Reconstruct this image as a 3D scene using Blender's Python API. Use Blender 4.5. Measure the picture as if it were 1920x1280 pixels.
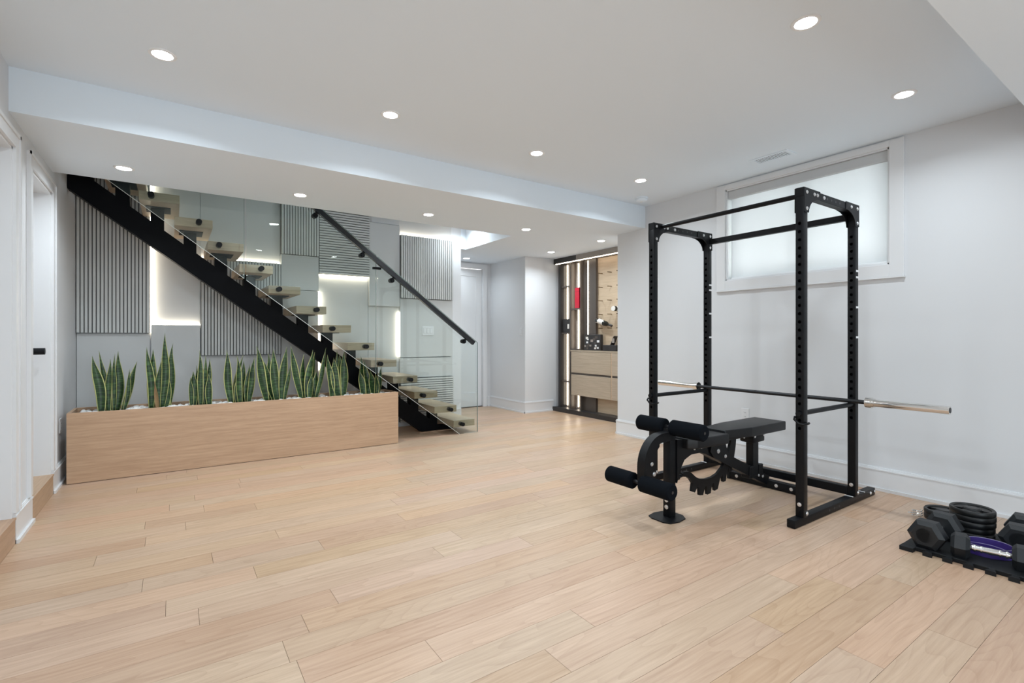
import bpy, bmesh, math, random
from mathutils import Vector, Matrix

for o in list(bpy.data.objects):
    bpy.data.objects.remove(o, do_unlink=True)
S = bpy.context.scene
C = S.collection
R = math.radians
rnd = random.Random(7)

# ------------------------------------------------------------------ camera, world, exposure
cam = bpy.data.cameras.new('camera')
cam.sensor_width = 36.0
cam.sensor_fit = 'HORIZONTAL'
cam.lens = 931.0 / 1920.0 * 36.0
cam.shift_y = -8.0 / 1920.0
cam.clip_start = 0.05
camo = bpy.data.objects.new('camera', cam)
camo.location = (0, 0, 1.16)
camo.rotation_euler = (R(90), 0, -math.atan2(638, 931))
C.objects.link(camo)
S.camera = camo
S.view_settings.view_transform = 'Standard'
S.view_settings.look = 'None'
S.view_settings.gamma = 1.0
S.view_settings.use_curve_mapping = False
S.view_settings.exposure = 0.85
W = bpy.data.worlds.new('sky')
S.world = W
W.use_nodes = True
bg = W.node_tree.nodes['Background']
bg.inputs[0].default_value = (0.975, 0.965, 0.955, 1)
bg.inputs[1].default_value = 3.0
POT = 14.0       # radiance of the recessed lamp lenses
POTW = 5.0       # watts of each recessed lamp
LED = 6.5        # radiance of the led tape

# added fill light behind the viewer; the wall there has no opening
fill_l = bpy.data.lights.new('added_fill', 'AREA')
fill_l.shape = 'RECTANGLE'; fill_l.size = 2.8; fill_l.size_y = 1.8
fill_l.energy = 44.0; fill_l.color = (0.80, 0.92, 1.0)
fill_o = bpy.data.objects.new('added_fill', fill_l); C.objects.link(fill_o)
fill_o.location = (1.15, -3.55, 0.95); fill_o.rotation_euler = (R(90), 0, 0)

# ------------------------------------------------------------------ materials
def nt(name):
    m = bpy.data.materials.new(name)
    m.use_nodes = True
    t = m.node_tree
    return m, t, t.nodes, t.links, t.nodes['Principled BSDF']

def plain(name, col, rough=0.5, metal=0.0, spec=0.5, bump=0.0, bscale=200.0, var=0.0):
    m, t, n, l, p = nt(name)
    p.inputs['Base Color'].default_value = (*col, 1)
    p.inputs['Roughness'].default_value = rough
    p.inputs['Metallic'].default_value = metal
    p.inputs['Specular IOR Level'].default_value = spec
    g = n.new('ShaderNodeNewGeometry')
    nz = n.new('ShaderNodeTexNoise')
    nz.inputs['Scale'].default_value = bscale
    nz.inputs['Detail'].default_value = 3
    l.new(g.outputs['Position'], nz.inputs['Vector'])
    if bump > 0:
        b = n.new('ShaderNodeBump')
        b.inputs['Strength'].default_value = bump
        b.inputs['Distance'].default_value = 0.002
        l.new(nz.outputs['Fac'], b.inputs['Height'])
        l.new(b.outputs['Normal'], p.inputs['Normal'])
    if var > 0:
        mx = n.new('ShaderNodeMix'); mx.data_type = 'RGBA'
        mx.inputs[6].default_value = (*[c * (1 - var) for c in col], 1)
        mx.inputs[7].default_value = (*[min(1, c * (1 + var)) for c in col], 1)
        l.new(nz.outputs['Fac'], mx.inputs[0])
        l.new(mx.outputs[2], p.inputs['Base Color'])
    return m

def wood(name, a, b, axis=0, rough=0.4, grain=30.0, vary=0.0, spec=0.4, rings=0.35):
    """a light, b dark; axis = long direction of the grain; vary = difference from piece to piece"""
    m, t, n, l, p = nt(name)
    g = n.new('ShaderNodeNewGeometry')
    oi = n.new('ShaderNodeObjectInfo')
    off = n.new('ShaderNodeVectorMath'); off.operation = 'SCALE'
    off.inputs[0].default_value = (13.7, 7.3, 5.1)
    l.new(oi.outputs['Random'], off.inputs['Scale'])
    add = n.new('ShaderNodeVectorMath'); add.operation = 'ADD'
    l.new(g.outputs['Position'], add.inputs[0]); l.new(off.outputs[0], add.inputs[1])
    mp = n.new('ShaderNodeMapping')
    sc = [grain, grain, grain]; sc[axis] = grain * 0.045
    mp.inputs['Scale'].default_value = sc
    l.new(add.outputs[0], mp.inputs['Vector'])
    n1 = n.new('ShaderNodeTexNoise'); n1.inputs['Scale'].default_value = 2.2
    n1.inputs['Detail'].default_value = 5; n1.inputs['Roughness'].default_value = 0.65
    l.new(mp.outputs[0], n1.inputs['Vector'])
    # broad cathedral figure: contour lines of a stretched noise
    mp2 = n.new('ShaderNodeMapping')
    sc2 = [5.0, 5.0, 5.0]; sc2[axis] = 0.9
    mp2.inputs['Scale'].default_value = sc2
    l.new(add.outputs[0], mp2.inputs['Vector'])
    n2 = n.new('ShaderNodeTexNoise'); n2.inputs['Scale'].default_value = 1.0; n2.inputs['Detail'].default_value = 1.5
    l.new(mp2.outputs[0], n2.inputs['Vector'])
    mu = n.new('ShaderNodeMath'); mu.operation = 'MULTIPLY'; mu.inputs[1].default_value = 16.0
    l.new(n2.outputs['Fac'], mu.inputs[0])
    pp = n.new('ShaderNodeMath'); pp.operation = 'FRACT'
    l.new(mu.outputs[0], pp.inputs[0])
    pw = n.new('ShaderNodeMath'); pw.operation = 'POWER'; pw.inputs[1].default_value = 4.0
    l.new(pp.outputs[0], pw.inputs[0])
    mu2 = n.new('ShaderNodeMath'); mu2.operation = 'MULTIPLY'; mu2.inputs[1].default_value = rings
    l.new(pw.outputs[0], mu2.inputs[0])
    cr = n.new('ShaderNodeMapRange'); cr.inputs[1].default_value = 0.32; cr.inputs[2].default_value = 0.72
    l.new(n1.outputs['Fac'], cr.inputs[0])
    s = n.new('ShaderNodeMath'); s.operation = 'ADD'; s.use_clamp = True
    l.new(cr.outputs[0], s.inputs[0]); l.new(mu2.outputs[0], s.inputs[1])
    mx = n.new('ShaderNodeMix'); mx.data_type = 'RGBA'
    mx.inputs[6].default_value = (*a, 1); mx.inputs[7].default_value = (*b, 1)
    l.new(s.outputs[0], mx.inputs[0])
    out = mx.outputs[2]
    if vary > 0:
        wn = n.new('ShaderNodeTexWhiteNoise'); wn.noise_dimensions = '1D'
        l.new(oi.outputs['Random'], wn.inputs['W'])
        sp = n.new('ShaderNodeSeparateColor'); l.new(wn.outputs['Color'], sp.inputs[0])
        hs = n.new('ShaderNodeHueSaturation')
        for k, (i, lo, hi) in enumerate((('Hue', 0.494, 0.506), ('Saturation', 1 - vary * 1.6, 1 + vary * 0.9), ('Value', 1 - vary, 1 + vary))):
            mr = n.new('ShaderNodeMapRange'); mr.inputs[3].default_value = lo; mr.inputs[4].default_value = hi
            l.new(sp.outputs[k], mr.inputs[0]); l.new(mr.outputs[0], hs.inputs[i])
        l.new(out, hs.inputs['Color']); out = hs.outputs[0]
    l.new(out, p.inputs['Base Color'])
    p.inputs['Roughness'].default_value = rough
    p.inputs['Specular IOR Level'].default_value = spec
    bp = n.new('ShaderNodeBump'); bp.inputs['Strength'].default_value = 0.12; bp.inputs['Distance'].default_value = 0.001
    l.new(n1.outputs['Fac'], bp.inputs['Height']); l.new(bp.outputs[0], p.inputs['Normal'])
    return m

def emit(name, col, strength):
    m, t, n, l, p = nt(name)
    p.inputs['Base Color'].default_value = (0.9, 0.9, 0.9, 1)
    p.inputs['Emission Color'].default_value = (*col, 1)
    p.inputs['Emission Strength'].default_value = strength
    return m

def glass(name, tint, ior=1.5):
    m, t, n, l, p = nt(name)
    n.remove(p)
    o = n['Material Output']
    tr = n.new('ShaderNodeBsdfTransparent'); tr.inputs[0].default_value = (*tint, 1)
    gl = n.new('ShaderNodeBsdfGlossy'); gl.inputs['Roughness'].default_value = 0.0
    gl.inputs['Color'].default_value = (0.9, 1.0, 0.96, 1)
    fr = n.new('ShaderNodeFresnel'); fr.inputs['IOR'].default_value = ior
    mx = n.new('ShaderNodeMixShader')
    l.new(fr.outputs[0], mx.inputs[0]); l.new(tr.outputs[0], mx.inputs[1]); l.new(gl.outputs[0], mx.inputs[2])
    l.new(mx.outputs[0], o.inputs[0])
    return m

def leafmat(name):
    m, t, n, l, p = nt(name)
    uv = n.new('ShaderNodeUVMap'); uv.uv_map = 'UVMap'
    sx = n.new('ShaderNodeSeparateXYZ'); l.new(uv.outputs[0], sx.inputs[0])
    # u = 0..1 across: distance from the middle
    a = n.new('ShaderNodeMath'); a.operation = 'SUBTRACT'; a.inputs[1].default_value = 0.5; l.new(sx.outputs[0], a.inputs[0])
    b = n.new('ShaderNodeMath'); b.operation = 'ABSOLUTE'; l.new(a.outputs[0], b.inputs[0])
    e = n.new('ShaderNodeMapRange'); e.inputs[1].default_value = 0.385; e.inputs[2].default_value = 0.425; l.new(b.outputs[0], e.inputs[0])
    g = n.new('ShaderNodeNewGeometry')
    mp = n.new('ShaderNodeMapping'); mp.inputs['Scale'].default_value = (14, 14, 75)
    l.new(g.outputs['Position'], mp.inputs['Vector'])
    nz = n.new('ShaderNodeTexNoise'); nz.inputs['Scale'].default_value = 1.0; nz.inputs['Detail'].default_value = 4
    l.new(mp.outputs[0], nz.inputs['Vector'])
    r = n.new('ShaderNodeMapRange'); r.inputs[1].default_value = 0.42; r.inputs[2].default_value = 0.66; l.new(nz.outputs['Fac'], r.inputs[0])
    m1 = n.new('ShaderNodeMix'); m1.data_type = 'RGBA'
    m1.inputs[6].default_value = (0.007, 0.026, 0.008, 1); m1.inputs[7].default_value = (0.046, 0.105, 0.030, 1)
    l.new(r.outputs[0], m1.inputs[0])
    m2 = n.new('ShaderNodeMix'); m2.data_type = 'RGBA'
    m2.inputs[7].default_value = (0.46, 0.46, 0.18, 1)
    l.new(e.outputs[0], m2.inputs[0]); l.new(m1.outputs[2], m2.inputs[6])
    l.new(m2.outputs[2], p.inputs['Base Color'])
    p.inputs['Roughness'].default_value = 0.38
    return m

def blindmat(name):
    m, t, n, l, p = nt(name)
    n.remove(p)
    o = n['Material Output']
    d = n.new('ShaderNodeBsdfDiffuse'); d.inputs[0].default_value = (0.85, 0.86, 0.87, 1)
    tl = n.new('ShaderNodeBsdfTranslucent'); tl.inputs[0].default_value = (0.88, 0.90, 0.92, 1)
    mx = n.new('ShaderNodeMixShader'); mx.inputs[0].default_value = 0.5
    g = n.new('ShaderNodeNewGeometry')
    wv = n.new('ShaderNodeTexNoise'); wv.inputs['Scale'].default_value = 900.0
    l.new(g.outputs['Position'], wv.inputs['Vector'])
    bp = n.new('ShaderNodeBump'); bp.inputs['Strength'].default_value = 0.05; l.new(wv.outputs['Fac'], bp.inputs['Height'])
    l.new(bp.outputs[0], d.inputs['Normal'])
    l.new(d.outputs[0], mx.inputs[1]); l.new(tl.outputs[0], mx.inputs[2]); l.new(mx.outputs[0], o.inputs[0])
    return m

M = dict(
    wall=plain('wall_paint', (0.70, 0.715, 0.735), 0.6, spec=0.25, bump=0.05, bscale=350),
    ceil=plain('ceiling_paint_cooled', (0.80, 0.875, 0.945), 0.8, spec=0.15, bump=0.05, bscale=300),  # bluish tint put into the colour to offset warm bounce off the floor
    trim=plain('trim_paint', (0.745, 0.755, 0.77), 0.32, spec=0.45),
    door=plain('door_paint', (0.73, 0.745, 0.76), 0.35, spec=0.4),
    grey=plain('grey_panel', (0.60, 0.61, 0.61), 0.5, spec=0.3, var=0.03, bscale=3),
    slat=plain('grey_slat', (0.60, 0.61, 0.60), 0.5, spec=0.3, var=0.03, bscale=4),
    groove=plain('slat_backing', (0.14, 0.143, 0.14), 0.8, spec=0.1),
    plank=wood('oak_plank', (0.553, 0.387, 0.266), (0.438, 0.290, 0.189), 0, 0.36, 26, 0.07, 0.42, 0.42),
    sub=plain('subfloor', (0.18, 0.10, 0.06), 0.8, var=0.1, bscale=20),
    planter=wood('planter_oak', (0.56, 0.375, 0.245), (0.42, 0.27, 0.17), 0, 0.42, 34, 0, 0.35, 0.12),
    tread=wood('tread_oak', (0.60, 0.475, 0.34), (0.44, 0.335, 0.225), 0, 0.4, 34, 0.05, 0.35, 0.2),
    sill=wood('sill_oak', (0.52, 0.34, 0.22), (0.40, 0.25, 0.155), 1, 0.4, 30, 0.04, 0.35, 0.2),
    blond=wood('blond_veneer', (0.64, 0.50, 0.36), (0.50, 0.375, 0.255), 1, 0.45, 36, 0.02, 0.35, 0.1),
    ash=wood('ash_veneer', (0.52, 0.43, 0.33), (0.40, 0.325, 0.245), 1, 0.45, 40, 0.02, 0.35, 0.08),
    taupe=plain('taupe_laminate', (0.30, 0.265, 0.235), 0.45, var=0.04, bscale=8),
    brown=plain('bronze_laminate', (0.085, 0.070, 0.060), 0.35, var=0.06, bscale=10),
    dark=plain('dark_laminate', (0.028, 0.026, 0.026), 0.4, var=0.05, bscale=10),
    black=plain('black_powder_coat', (0.0042, 0.005, 0.0064), 0.45, spec=0.22, bump=0.03, bscale=900),
    stringer=plain('black_stringer', (0.0028, 0.0033, 0.0048), 0.55, spec=0.10, var=0.08, bscale=6),
    foam=plain('foam', (0.0045, 0.006, 0.0085), 0.95, spec=0.08, bump=0.25, bscale=600),
    vinyl=plain('black_vinyl', (0.0065, 0.0072, 0.0085), 0.42, spec=0.32, bump=0.08, bscale=350),
    rubber=plain('black_rubber', (0.007, 0.0082, 0.0095), 0.62, spec=0.3, bump=0.1, bscale=300),
    hexrub=plain('dumbbell_rubber', (0.010, 0.012, 0.0145), 0.48, spec=0.42, bump=0.08, bscale=260),
    iron=plain('plate_rubber', (0.006, 0.0068, 0.0075), 0.42, spec=0.42, bump=0.06, bscale=200),
    chrome=plain('chrome', (0.80, 0.79, 0.77), 0.16, metal=1.0, var=0.03, bscale=40),
    bolt=plain('zinc', (0.78, 0.79, 0.80), 0.3, metal=0.85, var=0.05, bscale=60),
    steel=plain('dark_steel', (0.03, 0.031, 0.034), 0.38, metal=0.6, var=0.05, bscale=60),
    white=plain('white_plastic', (0.86, 0.87, 0.88), 0.35, spec=0.4),
    cass=plain('blind_cassette', (0.56, 0.575, 0.585), 0.4),
    mark=plain('white_mark', (0.80, 0.81, 0.82), 0.5),
    slot=plain('dark_slot', (0.05, 0.05, 0.055), 0.7),
    ventslot=plain('vent_shade', (0.33, 0.33, 0.34), 0.7),
    soil=plain('soil', (0.045, 0.03, 0.02), 0.95, bump=0.6, bscale=120, var=0.3),
    stone=plain('white_pebble', (0.80, 0.79, 0.775), 0.55, bump=0.15, bscale=70, var=0.08),
    purple=plain('purple_latex', (0.055, 0.030, 0.20), 0.45, spec=0.5),
    bandlight=plain('pale_violet_print', (0.50, 0.45, 0.68), 0.5),
    red=plain('red_box', (0.55, 0.010, 0.035), 0.4),
    bottle=plain('dark_bottle', (0.012, 0.012, 0.010), 0.12, spec=0.6),
    paper=plain('paper_label', (0.78, 0.75, 0.70), 0.6),
    brass=plain('brass_peg', (0.22, 0.165, 0.10), 0.35, metal=0.8),
    glass=glass('balustrade_glass', (0.955, 0.982, 0.972)),
    edge=plain('glass_edge', (0.20, 0.27, 0.25), 0.15, spec=0.6),
    edge_hi=plain('glass_edge_highlight', (0.72, 0.78, 0.75), 0.12, spec=0.8),  # highlight along the bottom glass edge, put into the pale colour
    pane=glass('window_glass', (0.95, 0.97, 0.97)),
    blind=blindmat('roller_blind'),
    leaf=leafmat('snake_plant_leaf'),
    dry=plain('dry_leaf', (0.30, 0.19, 0.09), 0.8, var=0.2, bscale=60),
    lens=emit('lamp_lens', (0.97, 0.985, 1.0), POT),
    led=emit('led_tape', (1.0, 0.88, 0.70), LED),
    ledc=emit('cabinet_led', (1.0, 0.86, 0.68), LED * 0.8),
)

# ------------------------------------------------------------------ geometry helpers
class MB:
    """collects shapes in one bmesh"""
    def __init__(self): self.b = bmesh.new()
    def box(self, x0, x1, y0, y1, z0, z1, bev=0.0, seg=1):
        t = bmesh.new()
        bmesh.ops.create_cube(t, size=1.0)
        sx, sy, sz = abs(x1 - x0), abs(y1 - y0), abs(z1 - z0)
        for v in t.verts:
            v.co = Vector(((x0 + x1) / 2 + v.co.x * sx, (y0 + y1) / 2 + v.co.y * sy, (z0 + z1) / 2 + v.co.z * sz))
        if bev > 0:
            bmesh.ops.bevel(t, geom=list(t.edges), offset=min(bev, 0.49 * min(sx, sy, sz)), segments=seg, affect='EDGES', profile=0.5)
        return self._join(t)
    def _join(self, t):
        me = bpy.data.meshes.new('tmp'); t.to_mesh(me); t.free()
        self.b.from_mesh(me); bpy.data.meshes.remove(me)
        return self
    def cyl(self, a, b, r, r2=None, n=20, caps=True):
        a, b = Vector(a), Vector(b); d = b - a
        t = bmesh.new()
        bmesh.ops.create_cone(t, cap_ends=caps, segments=n, radius1=r, radius2=r if r2 is None else r2, depth=d.length)
        q = Vector((0, 0, 1)).rotation_difference(d.normalized()).to_matrix().to_4x4()
        bmesh.ops.transform(t, matrix=Matrix.Translation((a + b) / 2) @ q, verts=t.verts)
        return self._join(t)
    def prism(self, pts, axis, lo, hi):
        """polygon pts in the two other axes (order x,y,z without axis), extruded along axis"""
        def mk(u, v, w):
            return {0: (w, u, v), 1: (u, w, v), 2: (u, v, w)}[axis]
        t = bmesh.new()
        A = [t.verts.new(mk(u, v, lo)) for u, v in pts]
        B = [t.verts.new(mk(u, v, hi)) for u, v in pts]
        t.faces.new(A); t.faces.new(B[::-1])
        k = len(pts)
        for i in range(k):
            t.faces.new((A[i], B[i], B[(i + 1) % k], A[(i + 1) % k]))
        bmesh.ops.recalc_face_normals(t, faces=t.faces)
        return self._join(t)
    def lathe(self, prof, c=(0, 0, 0), axis=2, n=28):
        """prof = [(r, h)...]"""
        t = bmesh.new(); rings = []
        for r, h in prof:
            ring = []
            for i in range(n):
                a = 2 * math.pi * i / n
                u, v = r * math.cos(a), r * math.sin(a)
                p = {2: (u, v, h), 1: (u, h, v), 0: (h, u, v)}[axis]
                ring.append(t.verts.new((c[0] + p[0], c[1] + p[1], c[2] + p[2])))
            rings.append(ring)
        for a, b in zip(rings, rings[1:]):
            for i in range(n):
                t.faces.new((a[i], a[(i + 1) % n], b[(i + 1) % n], b[i]))
        t.faces.new(rings[0]); t.faces.new(rings[-1][::-1])
        bmesh.ops.recalc_face_normals(t, faces=t.faces)
        return self._join(t)
    def tube(self, pts, r, n=10, closed=False, ry=None):
        """sweep a circle (or a rectangle when ry is given) along pts"""
        pts = [Vector(p) for p in pts]; t = bmesh.new(); rings = []; k = len(pts)
        up = Vector((0, 0, 1)); prev = None
        for i, p in enumerate(pts):
            if closed: d = pts[(i + 1) % k] - pts[(i - 1) % k]
            else: d = pts[min(i + 1, k - 1)] - pts[max(i - 1, 0)]
            d.normalize()
            if prev is None:
                s = d.cross(up) if abs(d.z) < 0.98 else d.cross(Vector((0, 1, 0)))
            else:
                s = prev - d * prev.dot(d)
            s.normalize(); u = s.cross(d); prev = s
            if ry is None: ring = [t.verts.new(p + s * r * math.cos(2 * math.pi * j / n) + u * r * math.sin(2 * math.pi * j / n)) for j in range(n)]
            else: ring = [t.verts.new(p + s * a * r + u * b * ry) for a, b in ((1, 1), (-1, 1), (-1, -1), (1, -1))]
            rings.append(ring)
        m = len(rings[0])
        for i in range(k if closed else k - 1):
            a, b = rings[i], rings[(i + 1) % k]
            for j in range(m): t.faces.new((a[j], a[(j + 1) % m], b[(j + 1) % m], b[j]))
        if not closed:
            t.faces.new(rings[0][::-1]); t.faces.new(rings[-1])
        bmesh.ops.recalc_face_normals(t, faces=t.faces)
        return self._join(t)
    def xf(self, mat):
        bmesh.ops.transform(self.b, matrix=mat, verts=self.b.verts); return self
    def build(self, name, mat, parent=None, smooth=True, loc=None, origin=None):
        me = bpy.data.meshes.new(name)
        if origin is not None:
            bmesh.ops.translate(self.b, verts=self.b.verts, vec=-Vector(origin))
        self.b.to_mesh(me); self.b.free()
        me.materials.append(M[mat])
        if smooth:
            me.polygons.foreach_set('use_smooth', [True] * len(me.polygons))
            me.set_sharp_from_angle(angle=R(35))
        o = bpy.data.objects.new(name, me); C.objects.link(o)
        if origin is not None: o.location = origin
        if parent is not None:
            o.parent = parent
            if origin is not None: o.location = Vector(origin)
        if loc is not None: o.location = loc
        return o

def tag(o, label, cat, group=None, kind=None):
    o['label'] = label; o['category'] = cat
    if group: o['group'] = group
    if kind: o['kind'] = kind
    return o

def empty(name, loc=(0, 0, 0), rz=0.0):
    o = bpy.data.objects.new(name, None); C.objects.link(o)
    o.empty_display_size = 0.05
    o.location = loc; o.rotation_euler = (0, 0, rz)
    return o

def copy_tree(o, parent=None):
    c = o.copy(); C.objects.link(c)
    if parent is not None: c.parent = parent
    for ch in list(o.children): copy_tree(ch, c)
    return c

def share(name, me, parent, loc, scale=(1, 1, 1)):
    o = bpy.data.objects.new(name, me); C.objects.link(o)
    o.location = loc; o.scale = scale
    if parent is not None: o.parent = parent
    return o

def unit(mat, name, bev=None):
    b = MB().box(-.5, .5, -.5, .5, -.5, .5)
    o = b.build(name, mat, smooth=False); me = o.data
    bpy.data.objects.remove(o); return me

# ------------------------------------------------------------------ room shell
XL, XR = -0.735, 4.43          # left and right wall faces
ZC, ZS = 2.64, 2.395           # main ceiling, lowered ceiling
YF = 6.14                      # face of the wall behind the stairs
YB, YN = -3.6, 7.14            # wall behind the camera, hall end wall
XH = 4.45                      # hall side wall face
XO = 3.42                      # end of the stair opening

# floor with separate planks
fl = MB().box(XL - .3, 5.6, YB, 7.3, -.06, -.012).build('floor', 'sub', smooth=False)
tag(fl, 'pale oak plank floor running across the whole basement room', 'floor', kind='structure')
PIT, Y0 = 0.1515, 2.06
um = unit('plank', 'plank')
known = {6: [.176, 1.22], 5: [-.113, .69], 4: [.34], 3: [1.38], 2: [.093], 1: [.60], -1: [.348, 2.7], -3: [.80, 2.9], -4: [1.40, 3.1], -5: [1.143, 3.6], -7: [1.98, 2.59], -10: [2.48], 9: [1.37], 11: [-.136, .475], 10: [.07], 12: [.18]}
npl = 0
for row in range(-15, 34):
    ya = Y0 + row * PIT; yb = ya + PIT
    if ya > YN: break
    yb = min(yb, YN + .02)
    xa, xb = XL, 5.5
    js = list(known.get(row, []))
    if not js:
        js = [xa + rnd.uniform(.35, 1.3)]
    while js[0] - xa > 1.75: js.insert(0, js[0] - rnd.uniform(1.0, 1.6))
    while xb - js[-1] > 2.1: js.append(js[-1] + rnd.uniform(.95, 1.9))
    e = [xa] + js + [xb]
    for p, q in zip(e, e[1:]):
        if q - p < .02: continue
        share('plank', um, fl, ((p + q) / 2, (ya + yb) / 2, -.006), (q - p - .0014, yb - ya - .0012, .012)); npl += 1
base = MB().box(XL, 5.5, YB, Y0 - 15 * PIT, -.012, 0).build('plank', 'plank', fl, smooth=False)
base['kind'] = 'stuff'

# ceilings
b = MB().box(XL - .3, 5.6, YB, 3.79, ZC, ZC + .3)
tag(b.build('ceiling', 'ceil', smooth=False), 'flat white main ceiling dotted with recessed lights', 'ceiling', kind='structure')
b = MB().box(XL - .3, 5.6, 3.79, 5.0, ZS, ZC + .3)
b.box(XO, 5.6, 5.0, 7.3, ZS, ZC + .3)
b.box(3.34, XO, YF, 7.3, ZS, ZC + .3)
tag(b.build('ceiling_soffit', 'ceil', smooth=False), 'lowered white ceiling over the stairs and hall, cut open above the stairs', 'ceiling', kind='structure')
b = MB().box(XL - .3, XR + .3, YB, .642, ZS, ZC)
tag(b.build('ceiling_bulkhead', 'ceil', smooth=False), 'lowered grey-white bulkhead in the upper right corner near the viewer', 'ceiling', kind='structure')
# stair shaft above the opening
b = MB().box(XL - .3, XO + .2, 4.85, 5.0, ZC + .3, 4.7)
b.box(XO, XO + .2, 5.0, YF, ZC + .3, 4.7)
b.box(XL - .3, XO + .2, 4.85, YF + .2, 4.7, 4.8)
b.box(2.98, XO, 5.45, YF, 2.70, 2.78)
tag(b.build('wall_shaft', 'wall', smooth=False), 'white walls of the stair opening rising to the floor above', 'wall', kind='structure')

# left wall with two door openings
D1, D2 = (2.95, 3.87), (4.28, 4.95)
ZD = 2.225
SILL = 0.15
b = MB()
b.box(XL - .15, XL, YB, D1[0], 0, 4.7).box(XL - .15, XL, D1[1], D2[0], 0, 4.7).box(XL - .15, XL, D2[1], YF + .2, 0, 4.7)
b.box(XL - .15, XL, D1[0], D1[1], ZD, 4.7).box(XL - .15, XL, D2[0], D2[1], ZD, 4.7)
tag(b.build('wall_left', 'wall', smooth=False), 'white wall on the left with two raised doorways', 'wall', kind='structure')
b = MB()
b.box(XL - .5, 5.6, YB - .1, YB, 0, ZC)
tag(b.build('wall_back', 'wall', smooth=False), 'white wall behind the viewer', 'wall', kind='structure')

# right wall with the window opening
WY0, WY1, WZ0, WZ1 = 1.466, 2.797, 1.705, 2.580
b = MB()
b.box(XR, XR + .25, YB, WY0, 0, ZC).box(XR, XR + .25, WY1, 4.214, 0, ZC)
b.box(XR, XR + .25, WY0, WY1, 0, WZ0).box(XR, XR + .25, WY0, WY1, WZ1, ZC)
tag(b.build('wall_right', 'wall', smooth=False), 'long white wall on the right with the wide high window', 'wall', kind='structure')
# hall walls and the alcove of the wine cabinet
b = MB().box(XH, 5.6, YF, 7.3, 0, ZS)
tag(b.build('wall_hall', 'wall', smooth=False), 'white wall corner between the hall door and the wine cabinet', 'wall', kind='structure')
b = MB().box(5.44, 5.6, 4.0, YF, 0, ZS).box(XR + .25, 5.6, 4.0, 4.214, 0, ZS)
tag(b.build('wall_alcove', 'wall', smooth=False), 'white alcove wall behind the wine cabinet', 'wall', kind='structure')
DH = (3.56, 4.30)      # hall door
b = MB().box(3.2, DH[0], YN, YN + .15, 0, ZS).box(DH[1], 5.6, YN, YN + .15, 0, ZS).box(DH[0], DH[1], YN, YN + .15, 2.30, ZS)
b.box(3.14, 3.34, YF + .16, YN, 0, ZS)
tag(b.build('wall_hall_end', 'wall', smooth=False), 'white end wall of the short hall around its door', 'wall', kind='structure')

# ------------------------------------------------------------------ wall behind the stairs: grey panels and slats
wf = MB().box(XL - .1, 3.34, YF, YF + .16, 0, 4.7).build('wall_feature', 'wall', smooth=False)
tag(wf, 'wall behind the stairs clad in grey flat and slatted panels with glowing edges', 'wall', kind='structure')
us = unit('slat', 'slat')
def flat(x0, x1, z0, z1, y):
    return MB().box(x0 + .002, x1 - .002, y, YF + .001, z0 + .002, z1 - .002, .0015).build('flat_panel', 'grey', wf, smooth=False)
def slats(x0, x1, z0, z1, vertical, pitch=.0297, y=6.062):
    p = MB().box(x0, x1, y + .022, YF + .001, z0, z1).build('slat_panel', 'groove', wf, smooth=False)
    L = (x1 - x0) if vertical else (z1 - z0)
    n = max(1, round(L / pitch)); st = L / n; w = st * .70
    for i in range(n):
        if vertical: share('slat', us, p, (x0 + (i + .5) * st, y + .0115, (z0 + z1) / 2), (w, .023, z1 - z0))
        else: share('slat', us, p, ((x0 + x1) / 2, y + .0115, z0 + (i + .5) * st), (x1 - x0, .023, w))
    return p
def led(x0, x1, z0, z1, y0=6.098, y1=6.122, mat='led'):
    return MB().box(x0, x1, y0, y1, z0, z1).build('led_strip', mat, wf, smooth=False)
ZT = 3.1
RE = 6.130
slats(XL + .004, -.179, 1.203, ZT, True)
flat(XL + .002, -.176, 0, 1.199, 6.104)
flat(-.176, .247, 1.285, ZT, RE)
flat(-.170, .245, 0, 1.285, 6.086)
slats(.251, 1.012, .972, 1.985, True)
flat(.249, 1.014, 0, .968, 6.104)
flat(.247, 1.015, 1.985, ZT, RE)
slats(1.017, 1.423, 2.103, ZT, True)
flat(1.015, 1.423, 1.70, 2.099, 6.078)
flat(1.015, 1.415, 0, 1.70, 6.078)
slats(1.427, 2.018, 1.905, ZT, False)
flat(1.43, 2.02, 0, 1.905, RE)
flat(2.023, 2.424, 1.552, 2.595, 6.090)
flat(2.020, 2.426, 2.60, ZT, 6.115)
flat(2.023, 2.41, 0, 1.548, RE)
slats(2.430, 3.185, 1.667, 2.480, True)
flat(2.428, 3.187, 2.480, ZT, RE)
flat(2.426, 3.187, .898, 1.663, 6.092)
flat(2.426, 3.187, .630, .890, 6.098)
slats(2.430, 3.185, .06, .626, False)
led(-.177, -.169, 1.205, 2.74, 6.09, 6.118)
led(-.168, .244, 1.287, 1.294)
led(.255, 1.008, 1.987, 1.994)
led(1.425, 1.433, .78, 1.698, 6.09, 6.118)
led(1.430, 2.015, 1.894, 1.902, 6.09, 6.118)
led(2.415, 2.423, .91, 1.482, 6.098, 6.122)
led(2.434, 3.180, 2.482, 2.489)

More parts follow.
